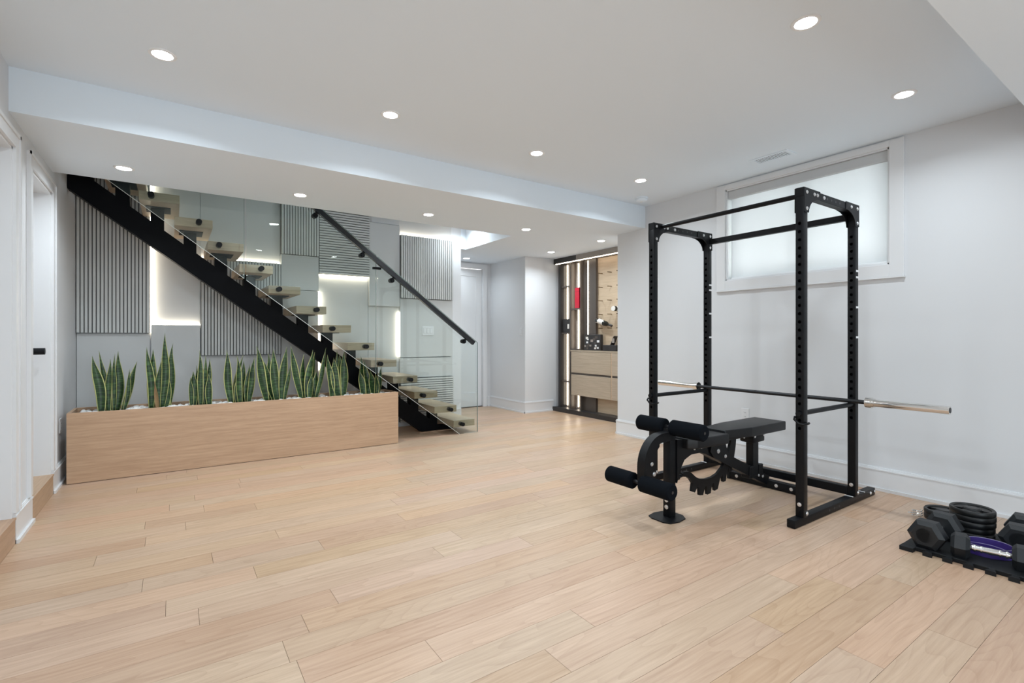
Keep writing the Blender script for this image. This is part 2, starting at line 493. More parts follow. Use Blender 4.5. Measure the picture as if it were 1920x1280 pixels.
# ------------------------------------------------------------------ doors, casings, baseboards
def baseboard(name, pts, label):
    """pts = list of ((x0,y0),(x1,y1), normal) runs"""
    b = MB()
    for (x0, y0), (x1, y1), (nx, ny) in pts:
        def run(t0, t1, z0, z1):
            xs = sorted((x0, x1)); ys = sorted((y0, y1))
            if nx: a, c = sorted((x0 + nx * t0, x0 + nx * t1)); b.box(a, c, ys[0], ys[1], z0, z1)
            else: a, c = sorted((y0 + ny * t0, y0 + ny * t1)); b.box(xs[0], xs[1], a, c, z0, z1)
        run(0, .014, .0, .150); run(0, .018, .150, .160); run(0, .012, .160, .168); run(0, .008, .168, .174)
        run(0, .027, 0, .022)
    return tag(b.build(name, 'trim', smooth=False), label, 'baseboard', kind='structure')
baseboard('baseboard_right', [((XR, YB), (XR, 4.214), (-1, 0)), ((XR - .014, 4.214), (XR + .25, 4.214), (0, 1))], 'white moulded baseboard along the right wall')
baseboard('baseboard_left', [((XL, D1[1] + .005), (XL, D2[0] - .002), (1, 0)), ((XL, D2[1] + .003), (XL, YF - .05), (1, 0)), ((XL, YB), (XL, D1[0]), (1, 0))], 'white moulded baseboard pieces beside the left doorways')
baseboard('baseboard_hall', [((XH, YF), (XH, YN), (-1, 0)), ((XH - .014, YF), (5.0, YF), (0, -1)), ((DH[1] + .08, YN), (XH, YN), (0, -1)), ((3.19, YF), (3.34, YF), (0, -1))], 'white moulded baseboard around the hall corner')

def wall_door(name, Y, label, knob=True):
    y0, y1 = Y
    e = empty(name, (XL - .10, (y0 + y1) / 2, SILL)); o = e.location
    tag(e, label, 'door', kind='structure')
    xd = XL - .105
    def add(b, n, mat, par=e): return b.build(n, mat, par, loc=-o if par is e else None)
    b = MB().box(xd - .038, xd - .008, y0 + .018, y1 - .018, SILL + .008, ZD - .018)
    st = .11
    b.box(xd - .008, xd, y0 + .018, y0 + st, SILL + .008, ZD - .018).box(xd - .008, xd, y1 - st, y1 - .018, SILL + .008, ZD - .018)
    b.box(xd - .008, xd, y0 + st, y1 - st, SILL + .008, SILL + .22).box(xd - .008, xd, y0 + st, y1 - st, ZD - .13, ZD - .018)
    add(b, 'door_leaf', 'door')
    b = MB().box(XL - .15, XL, y0, y0 + .015, SILL, ZD).box(XL - .15, XL, y1 - .015, y1, SILL, ZD).box(XL - .15, XL, y0, y1, ZD - .015, ZD)
    b.box(xd + .0, xd + .012, y0 + .015, y0 + .03, SILL, ZD).box(xd, xd + .012, y1 - .03, y1 - .015, SILL, ZD)
    add(b, 'jamb', 'trim')
    w = .085
    for (a, c) in ((y0 - w, y0), (y1, y1 + w)):
        b = MB().box(XL, XL + .016, a, c, .174 if c == y0 or True else 0, ZD + w)
        b.box(XL + .016, XL + .022, a if c == y0 else c - .02, a + .02 if c == y0 else c, .174, ZD + w)
        add(b, 'casing', 'trim')
    b = MB().box(XL, XL + .016, y0, y1, ZD, ZD + w).box(XL + .016, XL + .022, y0 - w, y1 + w, ZD + w - .02, ZD + w)
    add(b, 'casing', 'trim')
    b = MB().box(XL - .15, XL + .012, y0, y1, .001, SILL - .012).box(XL - .15, XL + .016, y0, y1, SILL - .012, SILL)
    add(b, 'sill', 'sill')
    if knob:
        yk, zk = y1 - .17, 1.06
        h = MB().cyl((xd - .002, yk, zk), (xd + .012, yk, zk), .028, n=24).cyl((xd + .010, yk, zk), (xd + .040, yk, zk), .012, n=16)
        h.cyl((xd + .034, yk, zk), (xd + .098, yk, zk), .0235, n=24)
        k = add(h, 'door_knob', 'black'); k['label'] = 'black cylindrical door knob'
    return e
wall_door('door_1', D1, 'white door nearest the viewer on the left wall, mostly cut by the frame', False)
wall_door('door_2', D2, 'white recessed door with black knob on the left wall, above a wooden sill')

e = empty('door_3', ((DH[0] + DH[1]) / 2, YN + .04, 0)); o_ = e.location.copy()
tag(e, 'white panelled door at the end of the hall behind the glass', 'door', kind='structure')
b = MB().box(DH[0] + .015, DH[1] - .003, YN + .045, YN + .075, .012, 2.29)
xa, xb = DH[0] + .015, DH[1] - .003
b.box(xa, xa + .11, YN + .037, YN + .045, .012, 2.29).box(xb - .11, xb, YN + .037, YN + .045, .012, 2.29)
b.box(xa + .11, xb - .11, YN + .037, YN + .045, .012, .24).box(xa + .11, xb - .11, YN + .037, YN + .045, 2.17, 2.29)
b.build('door_leaf', 'door', e, smooth=False, loc=-o_)
MB().box(DH[1], DH[1] + .075, YN - .018, YN, 0, 2.375).build('casing', 'trim', e, smooth=False, loc=-o_)
MB().box(DH[0] - .075, DH[0], YN - .018, YN, 0, 2.375).build('casing', 'trim', e, smooth=False, loc=-o_)
MB().box(DH[0], DH[1], YN - .018, YN, 2.30, 2.375).build('casing', 'trim', e, smooth=False, loc=-o_)
MB().box(DH[0], DH[1], YN + .01, YN + .09, 0.0005, .010).build('threshold', 'dark', e, smooth=False, loc=-o_)

# ------------------------------------------------------------------ window
e = empty('window_1', (XR, (WY0 + WY1) / 2, WZ0)); o_ = e.location.copy()
tag(e, 'wide high basement window with white casing on the right wall', 'window', kind='structure')
cw = .092
for nm, bx in (('casing', (XR - .017, XR, WY0 - cw, WY0, WZ0 - cw, ZC - .012)), ('casing', (XR - .017, XR, WY1, WY1 + cw, WZ0 - cw, ZC - .012)),
               ('casing', (XR - .017, XR, WY0, WY1, WZ0 - cw, WZ0)), ('casing', (XR - .017, XR, WY0, WY1, WZ1, ZC - .012))):
    MB().box(*bx, .002).build(nm, 'trim', e, smooth=False, loc=-o_)
b = MB().box(XR - .024, XR, WY0 - cw - .004, WY1 + cw + .004, WZ0 - cw - .012, WZ0 - cw)
b.build('apron', 'trim', e, smooth=False, loc=-o_)
b = MB().box(XR - .005, XR + .25, WY0, WY0 + .012, WZ0, WZ1).box(XR - .005, XR + .25, WY1 - .012, WY1, WZ0, WZ1)
b.box(XR - .005, XR + .25, WY0, WY1, WZ1 - .012, WZ1).box(XR - .005, XR + .25, WY0, WY1, WZ0, WZ0 + .012)
b.build('jamb', 'trim', e, smooth=False, loc=-o_)
b = MB().box(XR + .17, XR + .22, WY0 + .012, WY1 - .012, WZ0 + .012, WZ0 + .06).box(XR + .17, XR + .22, WY0 + .012, WY1 - .012, WZ1 - .06, WZ1 - .012)
b.box(XR + .17, XR + .22, WY0 + .012, WY0 + .06, WZ0 + .06, WZ1 - .06).box(XR + .17, XR + .22, WY1 - .06, WY1 - .012, WZ0 + .06, WZ1 - .06)
b.box(XR + .17, XR + .22, (WY0 + WY1) / 2 - .02, (WY0 + WY1) / 2 + .02, WZ0 + .06, WZ1 - .06)
b.build('window_frame', 'trim', e, smooth=False, loc=-o_)
for a, c in ((WY0 + .06, (WY0 + WY1) / 2 - .02), ((WY0 + WY1) / 2 + .02, WY1 - .06)):
    MB().box(XR + .19, XR + .196, a, c, WZ0 + .06, WZ1 - .06).build('pane', 'pane', e, smooth=False, loc=-o_)
e = empty('roller_blind', (XR + .05, (WY0 + WY1) / 2, WZ0 + .012)); o_ = e.location.copy()
tag(e, 'white translucent roller blind drawn down over the window', 'blind')
MB().box(XR + .012, XR + .075, WY0 + .013, WY1 - .013, WZ1 - .088, WZ1 - .0125, .004).build('cassette', 'cass', e, loc=-o_)
MB().box(XR + .045, XR + .0458, WY0 + .022, WY1 - .030, WZ0 + .026, WZ1 - .085).build('fabric', 'blind', e, smooth=False, loc=-o_)
MB().box(XR + .036, XR + .055, WY0 + .022, WY1 - .030, WZ0 + .0125, WZ0 + .030, .003).build('bottom_bar', 'white', e, loc=-o_)

# ------------------------------------------------------------------ ceiling fittings
def pot(x, y, z, label, group='recessed ceiling lights', power=None):
    global pot0
    if pot0 is None:
        e = empty('pot_light', (0, 0, 0))
        MB().lathe([(.046, -.0002), (.046, -.004), (.052, -.006), (.062, -.0045), (.064, -.0002)]).build('trim_ring', 'white', e)
        MB().cyl((0, 0, -.0035), (0, 0, -.0052), .0455, n=28).build('lens', 'lens', e)
        la = bpy.data.lights.new('beam', 'AREA'); la.shape = 'DISK'; la.size = .088; la.energy = POTW
        la.spread = R(150); la.color = (0.84, 0.935, 1.0)
        lo = bpy.data.objects.new('beam', la); C.objects.link(lo); lo.parent = e; lo.location = (0, 0, -.0062)
        pot0 = e
    else: e = copy_tree(pot0)
    e.location = (x, y, z)
    if power:
        for ch in e.children:
            if ch.type == 'LIGHT': ch.data = ch.data.copy(); ch.data.energy = power
    return tag(e, label, 'ceiling light', group)
pot0 = None
for i, (x, lab) in enumerate(((-.04, 'round recessed light in the main ceiling, leftmost of its row beside the bulkhead'),
                              (1.20, 'round recessed light in the main ceiling, second from left along the bulkhead'),
                              (2.42, 'round recessed light in the main ceiling, third from left along the bulkhead'),
                              (3.65, 'round recessed light in the main ceiling beside the smoke detector'))):
    pot(x, 3.18, ZC, lab)
pot(2.46, 1.145, ZC, 'round recessed light in the main ceiling near the top edge, left of the window')
pot(3.68, 1.145, ZC, 'round recessed light in the main ceiling, closest to the near right bulkhead')
for x, lab in ((-.288, 'round recessed light in the lowered ceiling by the left wall'),
               (.92, 'round recessed light in the lowered ceiling above the upper handrail end'),
               (2.13, 'round recessed light in the lowered ceiling above the lower glass panel'),
               (3.344, 'round recessed light in the lowered ceiling beside the end of the stair opening')):
    pot(x, 4.595, ZS, lab)
pot(4.53, 5.609, ZS, 'small recessed light in the lowered ceiling before the white hall corner')
pot(4.53, 4.596, ZS, 'small recessed light in the lowered ceiling before the wine cabinet header')
for x in (-.04, 1.22):
    pot(x, 1.145, ZC, 'round recessed light in the main ceiling above the top edge of the view', 'recessed lights out of view')
for y in (-.6, -2.4):  # unseen lamps added behind the viewer to raise the overall brightness
    for x in (-.04, 1.2):
        pot(x, y, ZS, 'added unseen recessed light in the ceiling behind the viewer', 'recessed lights out of view')
pot(1.6, 5.55, 4.7, 'added unseen light high in the stair shaft', 'recessed lights out of view')  # lamp added out of view to light the stairwell softly
pot(3.22, 5.80, 2.70, 'recessed light above the end of the stair opening', 'recessed lights out of view', 3.0)
pot(3.80, 6.80, ZS, 'added unseen light in the hall ceiling before the door', 'recessed lights out of view', 2.2)  # unseen lamp added to brighten the hall

e = empty('smoke_detector', (4.116, 3.575, ZC))
tag(e, 'round white smoke detector on the ceiling near the right wall corner', 'smoke detector')
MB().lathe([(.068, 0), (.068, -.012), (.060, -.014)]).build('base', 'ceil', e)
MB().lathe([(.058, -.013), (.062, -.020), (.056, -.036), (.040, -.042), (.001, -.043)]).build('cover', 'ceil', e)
MB().lathe([(.059, -.013), (.0592, -.0155)]).build('gap_ring', 'ventslot', e)
MB().cyl((0, 0, -.040), (0, 0, -.046), .016).build('test_button', 'mark', e)

e = empty('ceiling_vent', (4.065, 2.155, ZC))
tag(e, 'white louvred air vent in the ceiling above the window', 'air vent')
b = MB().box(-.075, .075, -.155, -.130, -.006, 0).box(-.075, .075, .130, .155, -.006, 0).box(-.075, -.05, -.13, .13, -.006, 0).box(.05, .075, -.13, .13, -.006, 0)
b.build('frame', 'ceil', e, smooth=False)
MB().box(-.05, .05, -.13, .13, -.001, 0).build('backing', 'ventslot', e, smooth=False)
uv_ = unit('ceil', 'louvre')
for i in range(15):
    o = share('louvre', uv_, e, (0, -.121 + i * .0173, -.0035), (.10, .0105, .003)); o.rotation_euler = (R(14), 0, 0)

# wall plates
def plate(name, loc, nrm, w, h, label, cat, gangs=0, outlet=False):
    e = empty(name, loc); tag(e, label, cat)
    ang = math.atan2(nrm[1], nrm[0]) + math.pi / 2      # local -Y faces out
    e.rotation_euler = (0, 0, ang)
    MB().box(-w / 2, w / 2, -.006, 0, -h / 2, h / 2, .002).build('face_plate', 'trim', e)
    for g in range(gangs):
        x = (g - (gangs - 1) / 2) * .046
        k = MB().box(x - .017, x + .017, -.0085, -.006, -.034, .034, .001)
        r = k.build('rocker', 'trim', e)
        MB().box(x - .0185, x + .0185, -.0064, -.0058, -.0355, .0355).build('gap', 'ventslot', e, smooth=False)
    if outlet:
        MB().box(-.017, .017, -.0075, -.006, -.034, .034, .001).build('socket_face', 'trim', e)
        for z in (-.018, .018):
            MB().box(-.007, -.005, -.0082, -.0074, z - .004, z + .004).box(.005, .007, -.0082, -.0074, z - .004, z + .004).build('slot', 'slot', e, smooth=False)
    return e
plate('light_switch', (2.816, 6.092, 1.245), (0, -1), .165, .12, 'white triple rocker light switch on the grey panel below the slats', 'light switch', 3)
plate('light_switch', (XH, 6.24, 1.245), (-1, 0), .075, .12, 'white single light switch on the hall side wall', 'light switch', 1)
plate('wall_outlet', (XR, 2.60, .437), (-1, 0), .075, .115, 'white power outlet on the right wall behind the bench pad', 'outlet', 0, True)
plate('wall_outlet', (XL, 5.30, .455), (1, 0), .075, .115, 'white power outlet on the left wall beside the planter', 'outlet', 0, True)

# ------------------------------------------------------------------ staircase
RIS, GO = .189, .2525
SL = RIS / GO
st = empty('staircase', (2.9, 5.66, 0)); so = st.location.copy()
tag(st, 'open staircase of floating oak treads on one black steel stringer', 'staircase')
def sadd(b, n, mat, par=None, smooth=True):
    if par is None: return b.build(n, mat, st, smooth, loc=-so)
    return b.build(n, mat, par, smooth)
zb = lambda x: (2.51 - x) * SL
b = MB().prism([(-.73, zb(-.73)), (2.51, .010), (2.93, .010), (2.93, .06), (2.745, .06), (-.73, zb(-.73) + .222)], 1, 5.605, 5.715)
sadd(b, 'stringer', 'stringer', smooth=False)
sadd(MB().box(2.47, 2.97, 5.57, 5.75, .0005, .010), 'base_plate', 'sill', smooth=False)
for k in range(15):
    x0 = 2.797 - k * GO; x1 = x0 + .291; zt = .153 + k * RIS; zl = zt - .077
    if x0 < XL + .003: x0 = XL + .003
    b = MB().box(x0, x1, 5.322, 6.045, zl, zt, .002)
    t = sadd(b, 'tread', 'tread', smooth=False)
    px0, px1 = x1 - .218, x1 - .116
    if px0 > XL:
        b = MB().prism([(px0, max(.05, zb(px0) + .15)), (px1, max(.05, zb(px1) + .15)), (px1, zl - .006), (px0, zl - .006)], 1, 5.61, 5.71)
        sadd(b, 'support', 'stringer', t, False)
        sadd(MB().box(max(XL, px0 - .035), px1 + .05, 5.53, 5.79, zl - .007, zl + .001), 'bearing_plate', 'stringer', t, False)
    if k < 14:
        xs = (2.797 - k * GO) + (.086 if k % 2 == 0 else .182)
        b = MB().cyl((xs, 5.243, zt - .038), (xs, 5.322, zt - .038), .0165, n=24).cyl((xs, 5.2395, zt - .038), (xs, 5.2548, zt - .038), .0235, n=28)
        b.cyl((xs, 5.269, zt - .038), (xs, 5.322, zt - .038), .0235, n=28)
        o = sadd(b, 'standoff', 'black', t); o['label'] = 'round black standoff holding the glass'

gr = empty('glass_railing', (3.0, 5.262, 0)); go = gr.location.copy()
tag(gr, 'frameless clear glass stair railing with a dark handrail', 'railing')
def gz(x): return 1.095 + (3.091 - x) * SL
def gb(x): return max(.003, (2.845 - x) * SL)
def gpanel(x0, x1, cap=3.35):
    pts = [(x1, gb(x1))]
    if x1 > 2.845 > x0: pts.append((2.8415, .003))
    pts.append((x0, gb(x0)))
    pts.append((x0, min(cap, gz(x0))))
    if gz(x0) > cap: pts.append((3.091 - (cap - 1.095) / SL, cap))
    pts.append((x1, gz(x1)))
    p = MB().prism(pts, 1, 5.256, 5.268).build('glass_panel', 'glass', gr, smooth=False, loc=-go)
    def strip(xa, za, xb, zb_, mat, nm):
        d = Vector((xb - xa, 0, zb_ - za)); d.normalize(); q = Vector((-d.z, 0, d.x)) * .0016
        P_ = [(xa + q.x, za + q.z), (xb + q.x, zb_ + q.z), (xb - q.x, zb_ - q.z), (xa - q.x, za - q.z)]
        MB().prism(P_, 1, 5.2558, 5.2682).build(nm, mat, p, smooth=False)
    strip(x0, gb(x0), min(x1, 2.8415), gb(min(x1, 2.8415)), 'edge_hi', 'polished_edge')  # pale strip stands in for the highlight on the lower edge
    xt = max(x0, 3.091 - (cap - 1.095) / SL)
    strip(xt, gz(xt), x1, gz(x1), 'edge', 'polished_edge')
    strip(x1, gb(x1), x1, gz(x1), 'edge', 'polished_edge')
    return p
gpanel(1.841, 3.091); gpanel(.579, 1.822); gpanel(-.725, .560)
hr = lambda x: 1.102 + (2.987 - x) * SL
hb = MB().tube([(.62, 5.205, hr(.62)), (1.8, 5.205, hr(1.8)), (3.005, 5.205, hr(3.005))], .022, ry=.024)
h = hb.build('handrail', 'steel', gr, smooth=False, loc=-go)
for x in (1.188, 1.662, 1.990, 2.887):
    zc = hr(x) - .066
    b = MB().cyl((x, 5.205, zc), (x, 5.2562, zc), .012, n=14).cyl((x, 5.222, zc), (x, 5.2562, zc), .027, n=28).cyl((x, 5.268, zc), (x, 5.282, zc), .024, n=28)
    b.tube([(x, 5.21, zc), (x, 5.205, zc + .02), (x + .004, 5.205, zc + .045)], .007, n=10)
    b.build('bracket', 'black', h)
for x, zc in ((1.8315, 1.905),):
    MB().box(x - .045, x + .045, 5.248, 5.256, zc - .012, zc + .012).box(x - .045, x + .045, 5.268, 5.276, zc - .012, zc + .012).build('seam_clamp', 'black', gr, smooth=False, loc=-go)

# ------------------------------------------------------------------ planter, pebbles, snake plants
PX0, PX1, PY0, PY1, PZ = -.682, 2.047, 5.19, 5.585, .56
pl = empty('planter', ((PX0 + PX1) / 2, (PY0 + PY1) / 2, 0)); po = pl.location.copy()
tag(pl, 'long low oak planter box in front of the stairs', 'planter')
th = .022
def padd(b, n, mat): return b.build(n, mat, pl, smooth=False, loc=-po)
padd(MB().box(PX0, PX1, PY0, PY0 + th, .004, PZ, .001), 'front_panel', 'planter')
padd(MB().box(PX0, PX1, PY1 - th, PY1, .004, PZ, .001), 'back_panel', 'planter')
padd(MB().box(PX0, PX0 + th, PY0 + th, PY1 - th, .004, PZ, .001), 'end_panel', 'planter')
padd(MB().box(PX1 - th, PX1, PY0 + th, PY1 - th, .004, PZ, .001), 'end_panel', 'planter')
padd(MB().box(PX0 + .01, PX1 - .01, PY0 + .012, PY1 - .01, 0, .006), 'plinth', 'dark')
padd(MB().box(PX0 + th, PX1 - th, PY0 + th, PY1 - th, .40, .515), 'soil', 'soil')

stones = []
for k in range(5):
    t = bmesh.new(); bmesh.ops.create_icosphere(t, subdivisions=2, radius=1.0)
    r2 = random.Random(50 + k); ph = [r2.uniform(0, 6) for _ in range(3)]
    for v in t.verts:
        f = 1 + .12 * math.sin(3 * v.co.x + ph[0]) + .1 * math.sin(4 * v.co.y + ph[1]) + .08 * math.sin(5 * v.co.z + ph[2])
        v.co *= f
    me = bpy.data.meshes.new('pebble'); t.to_mesh(me); t.free()
    me.materials.append(M['stone']); me.polygons.foreach_set('use_smooth', [True] * len(me.polygons))
    stones.append(me)
PLX = [(-.41, .49, 5, .135), (-.09, .65, 7, .085), (.215, .50, 7, .078), (.545, .50, 6, .12), (.825, .545, 7, .14), (1.15, .515, 7, .13), (1.445, .485, 7, .10), (1.785, .41, 7, .12)]
n = 0
for tries in range(3000):
    if n >= 190: break
    x = rnd.uniform(PX0 + .06, PX1 - .06); y = rnd.uniform(PY0 + .05, PY1 - .05)
    if any((x - p[0]) ** 2 + (y - 5.385) ** 2 < .075 ** 2 for p in PLX): continue
    o = share('pebble', rnd.choice(stones), None, (x, y, .515 + .010), (rnd.uniform(.022, .036), rnd.uniform(.020, .03), rnd.uniform(.014, .021)))
    o.rotation_euler = (rnd.uniform(-.2, .2), rnd.uniform(-.2, .2), rnd.uniform(0, 6.28))
    o.location.z += rnd.uniform(0, .012)
    tag(o, 'smooth white pebble lying among the snake plants in the planter', 'pebble', 'white pebbles in the planter'); n += 1

def leaf(parent, length, width, lean, az, base, twist, curve, mat='leaf', nseg=12):
    """blade: closed thin shell with UVs across (u) and along (v)"""
    me = bpy.data.meshes.new('leaf'); t = bmesh.new(); uvl = t.loops.layers.uv.new('UVMap')
    wave = (hash((round(length * 1000), round(width * 1000))) % 100 / 100 - .5) * .22
    us_ = (-1, -.78, -.35, 0, .35, .78, 1)
    rings = []
    for i in range(nseg + 1):
        v = i / nseg
        w = width * .5 * (0.50 + .56 * math.sin(math.pi * min(1, v * 1.02 + .04))) * (1 if v < .62 else max(.015, 1 - ((v - .62) / .38) ** 1.7))
        a = lean + curve * v * v + wave * math.sin(2.2 * math.pi * v)
        # spine position: integrate
        if i == 0: pos = Vector((0, 0, 0))
        else: pos = pos + Vector((math.sin(a), 0, math.cos(a))) * (length / nseg)
        tw = math.pi / 2 * 0.9 + twist * (v - .35)
        side = Vector((0, math.cos(tw), 0)) + Vector((math.cos(a), 0, -math.sin(a))) * math.sin(tw)
        nor = Vector((math.sin(a), 0, math.cos(a))).cross(side); nor.normalize()
        ring = []
        for s_ in (1, -1):
            for u in (us_ if s_ == 1 else us_[::-1]):
                cup = width * .16 * u * u
                ring.append((t.verts.new(pos + side * (u * w) + nor * (cup * (w / (width * .5 + 1e-6)) + s_ * .0016)), (u + 1) / 2))
        rings.append((ring, v))
    m = len(rings[0][0])
    for (a, va), (b_, vb) in zip(rings, rings[1:]):
        for j in range(m):
            k = (j + 1) % m
            f = t.faces.new((a[j][0], a[k][0], b_[k][0], b_[j][0])); f.smooth = True
            for lp, (u, v) in zip(f.loops, ((a[j][1], va), (a[k][1], va), (b_[k][1], vb), (b_[j][1], vb))): lp[uvl].uv = (u, v)
    for ring, v in (rings[0], rings[-1]):
        f = t.faces.new([q[0] for q in ring])
        for lp, q in zip(f.loops, ring): lp[uvl].uv = (q[1], v)
    bmesh.ops.recalc_face_normals(t, faces=t.faces)
    t.to_mesh(me); t.free(); me.materials.append(M[mat])
    o = bpy.data.objects.new('leaf', me); C.objects.link(o); o.parent = parent
    o.location = base; o.rotation_euler = (0, 0, az)
    return o
PLAB = ['snake plant with wide-spread leaves, nearest the left wall in the planter', 'tallest snake plant in the planter, with a dry brown leaf', 'narrow short snake plant, third from the left wall',
        'snake plant with crossed leaves, fourth from the left wall', 'spreading snake plant below the black stringer, fifth from the left wall', 'snake plant sixth from the left wall, in front of the stringer', 'upright compact snake plant, second from the right planter end', 'small snake plant at the right end of the planter under the treads']
# each leaf: foot offset, tip offset, height, width
LEAVES = [[(-0.078, -0.143, 0.493, 0.07), (-0.056, -0.101, 0.536, 0.038), (-0.032, -0.018, 0.464, 0.046), (0.025, 0.032, 0.53, 0.06), (0.01, 0.012, 0.508, 0.032), (0.067, 0.166, 0.435, 0.051), (0.078, 0.118, 0.377, 0.033), (-0.004, -0.053, 0.32, 0.029)],
          [(-0.062, -0.098, 0.564, 0.054), (-0.061, -0.049, 0.545, 0.065), (0.022, 0.041, 0.689, 0.058), (0.077, 0.102, 0.595, 0.052), (0.008, 0.012, 0.435, 0.055), (0.07, 0.022, 0.461, 0.072), (0.047, 0.055, 0.373, 0.063)],
          [(-0.058, -0.058, 0.339, 0.07), (-0.071, -0.081, 0.289, 0.037), (0.008, -0.003, 0.525, 0.046), (0.016, 0.016, 0.402, 0.067), (0.048, 0.048, 0.485, 0.038), (0.066, 0.083, 0.452, 0.047), (0.079, 0.071, 0.312, 0.055), (-0.026, -0.027, 0.391, 0.034)],
          [(-0.085, -0.123, 0.527, 0.067), (-0.06, 0.023, 0.479, 0.04), (-0.007, -0.031, 0.47, 0.055), (0.033, 0.033, 0.423, 0.059), (0.073, 0.123, 0.456, 0.055), (0.057, 0.083, 0.388, 0.046), (-0.029, -0.016, 0.302, 0.054)],
          [(-0.061, -0.15, 0.562, 0.077), (-0.027, -0.037, 0.498, 0.053), (0.038, 0.009, 0.529, 0.078), (0.021, -0.084, 0.423, 0.058), (0.089, 0.132, 0.552, 0.074), (0.074, -0.003, 0.353, 0.059), (0.109, 0.168, 0.365, 0.039)],
          [(-0.066, -0.169, 0.559, 0.067), (-0.043, -0.035, 0.468, 0.062), (-0.005, 0.051, 0.516, 0.073), (0.042, 0.082, 0.49, 0.058), (0.082, 0.184, 0.536, 0.048), (0.089, 0.095, 0.305, 0.064), (0.016, 0.032, 0.275, 0.058)],
          [(-0.061, -0.111, 0.464, 0.071), (-0.046, -0.078, 0.301, 0.06), (0.013, -0.034, 0.434, 0.09), (0.005, 0.007, 0.507, 0.061), (0.072, 0.073, 0.5, 0.079), (0.066, 0.038, 0.472, 0.056)],
          [(-0.074, -0.116, 0.289, 0.071), (-0.047, -0.082, 0.439, 0.071), (-0.003, -0.054, 0.398, 0.065), (0.05, 0.008, 0.285, 0.085), (0.11, 0.147, 0.315, 0.055), (0.074, 0.067, 0.253, 0.067)]]
for i, (x, h_, nl, sp) in enumerate(PLX):
    r3 = random.Random(300 + i * 7)
    e = empty('snake_plant', (x, 5.385, .512)); tag(e, PLAB[i], 'plant', 'snake plants in the planter')
    for k, (b0, t0, ht, wd) in enumerate(LEAVES[i]):
        dx = t0 - b0; cv = r3.uniform(-.10, .16)
        lean = math.atan2(abs(dx), ht) - cv * .36
        az = (0 if dx >= 0 else math.pi) + r3.uniform(-.22, .22)
        by = (-.03 if ht < .30 else (.025 if k % 2 else -.005)) + r3.uniform(-.012, .012)
        leaf(e, math.hypot(dx, ht) * 1.005, wd, lean, az, (b0 * .92, by, 0), r3.uniform(-.9, .9), cv)
    if i == 1: leaf(e, .26, .03, .05, 2.8, (-.012, -.045, 0), 1.4, .1, 'dry')

# ------------------------------------------------------------------ wine cabinet in the alcove
XC = 5.03
wc = empty('wine_cabinet', (5.2, 5.3, 0)); wo = wc.location.copy()
tag(wc, 'tall built-in wine display with lit bronze shelves and oak drawers in the alcove', 'cabinet')
def wadd(b, n, mat, par=None, smooth=False):
    if par is None: return b.build(n, mat, wc, smooth, loc=-wo)
    return b.build(n, mat, par, smooth)
wadd(MB().box(4.975, 5.43, 4.22, 6.125, .0, .065), 'plinth', 'dark')
wadd(MB().box(5.16, 5.43, 5.28, 6.12, .065, 2.31), 'back_panel', 'taupe')
wadd(MB().box(5.14, 5.43, 4.22, 5.28, .065, 2.31), 'back_panel', 'blond')
wadd(MB().box(5.0, 5.43, 5.60, 6.125, 2.315, 2.394), 'header', 'dark')
wadd(MB().box(5.0, 5.43, 4.22, 5.60, 2.315, 2.394), 'header', 'taupe')
wadd(MB().box(5.03, 5.16, 6.0, 6.045, .065, 2.315), 'side_panel', 'dark')
wadd(MB().box(5.05, 5.16, 5.78, 5.80, .065, 2.315), 'divider', 'brown')
wadd(MB().box(5.05, 5.16, 5.545, 5.56, .065, 2.315), 'divider', 'brown')
wadd(MB().box(5.10, 5.16, 5.28, 5.545, .065, 2.315), 'pilaster', 'brown')
wadd(MB().box(5.012, 5.022, 4.3, 6.09, 2.305, 2.3145), 'led_strip', 'ledc')
for y, x, z0 in ((5.97, 5.148, .09), (5.715, 5.148, .09), (5.440, 5.094, .96)):
    wadd(MB().box(x, x + .012, y - .0065, y + .0065, z0, 2.295), 'led_strip', 'ledc')
for z in (1.955, 1.232, .482):
    wadd(MB().box(5.055, 5.16, 5.80, 6.0, z - .02, z), 'shelf', 'brown')
for z in (1.60, .985):
    wadd(MB().box(5.055, 5.16, 5.56, 5.78, z - .022, z), 'shelf', 'brown')
du = wadd(MB().box(5.05, 5.14, 4.225, 5.76, .285, .945).box(5.035, 5.14, 4.225, 5.765, .945, .965), 'drawer_unit', 'ash')
for z0, z1 in ((.285, .595), (.625, .938)):
    wadd(MB().box(5.03, 5.05, 4.915, 5.745, z0, z1, .002), 'drawer_front', 'ash', du)
    wadd(MB().box(5.03, 5.05, 4.225, 4.895, z0, z1, .002), 'drawer_front', 'ash', du)
wadd(MB().box(5.036, 5.0505, 4.895, 4.915, .285, .94), 'stile', 'blond', du)
wadd(MB().box(5.04, 5.0505, 4.225, 5.745, .596, .624), 'finger_groove', 'brown', du)
for z in (2.08, 1.88, 1.685, 1.487, 1.29):
    for y in (5.185, 5.005, 4.83, 4.655):
        wadd(MB().cyl((5.14, y, z), (5.055, y, z), .006, n=8), 'bottle_peg', 'brass', None, True)

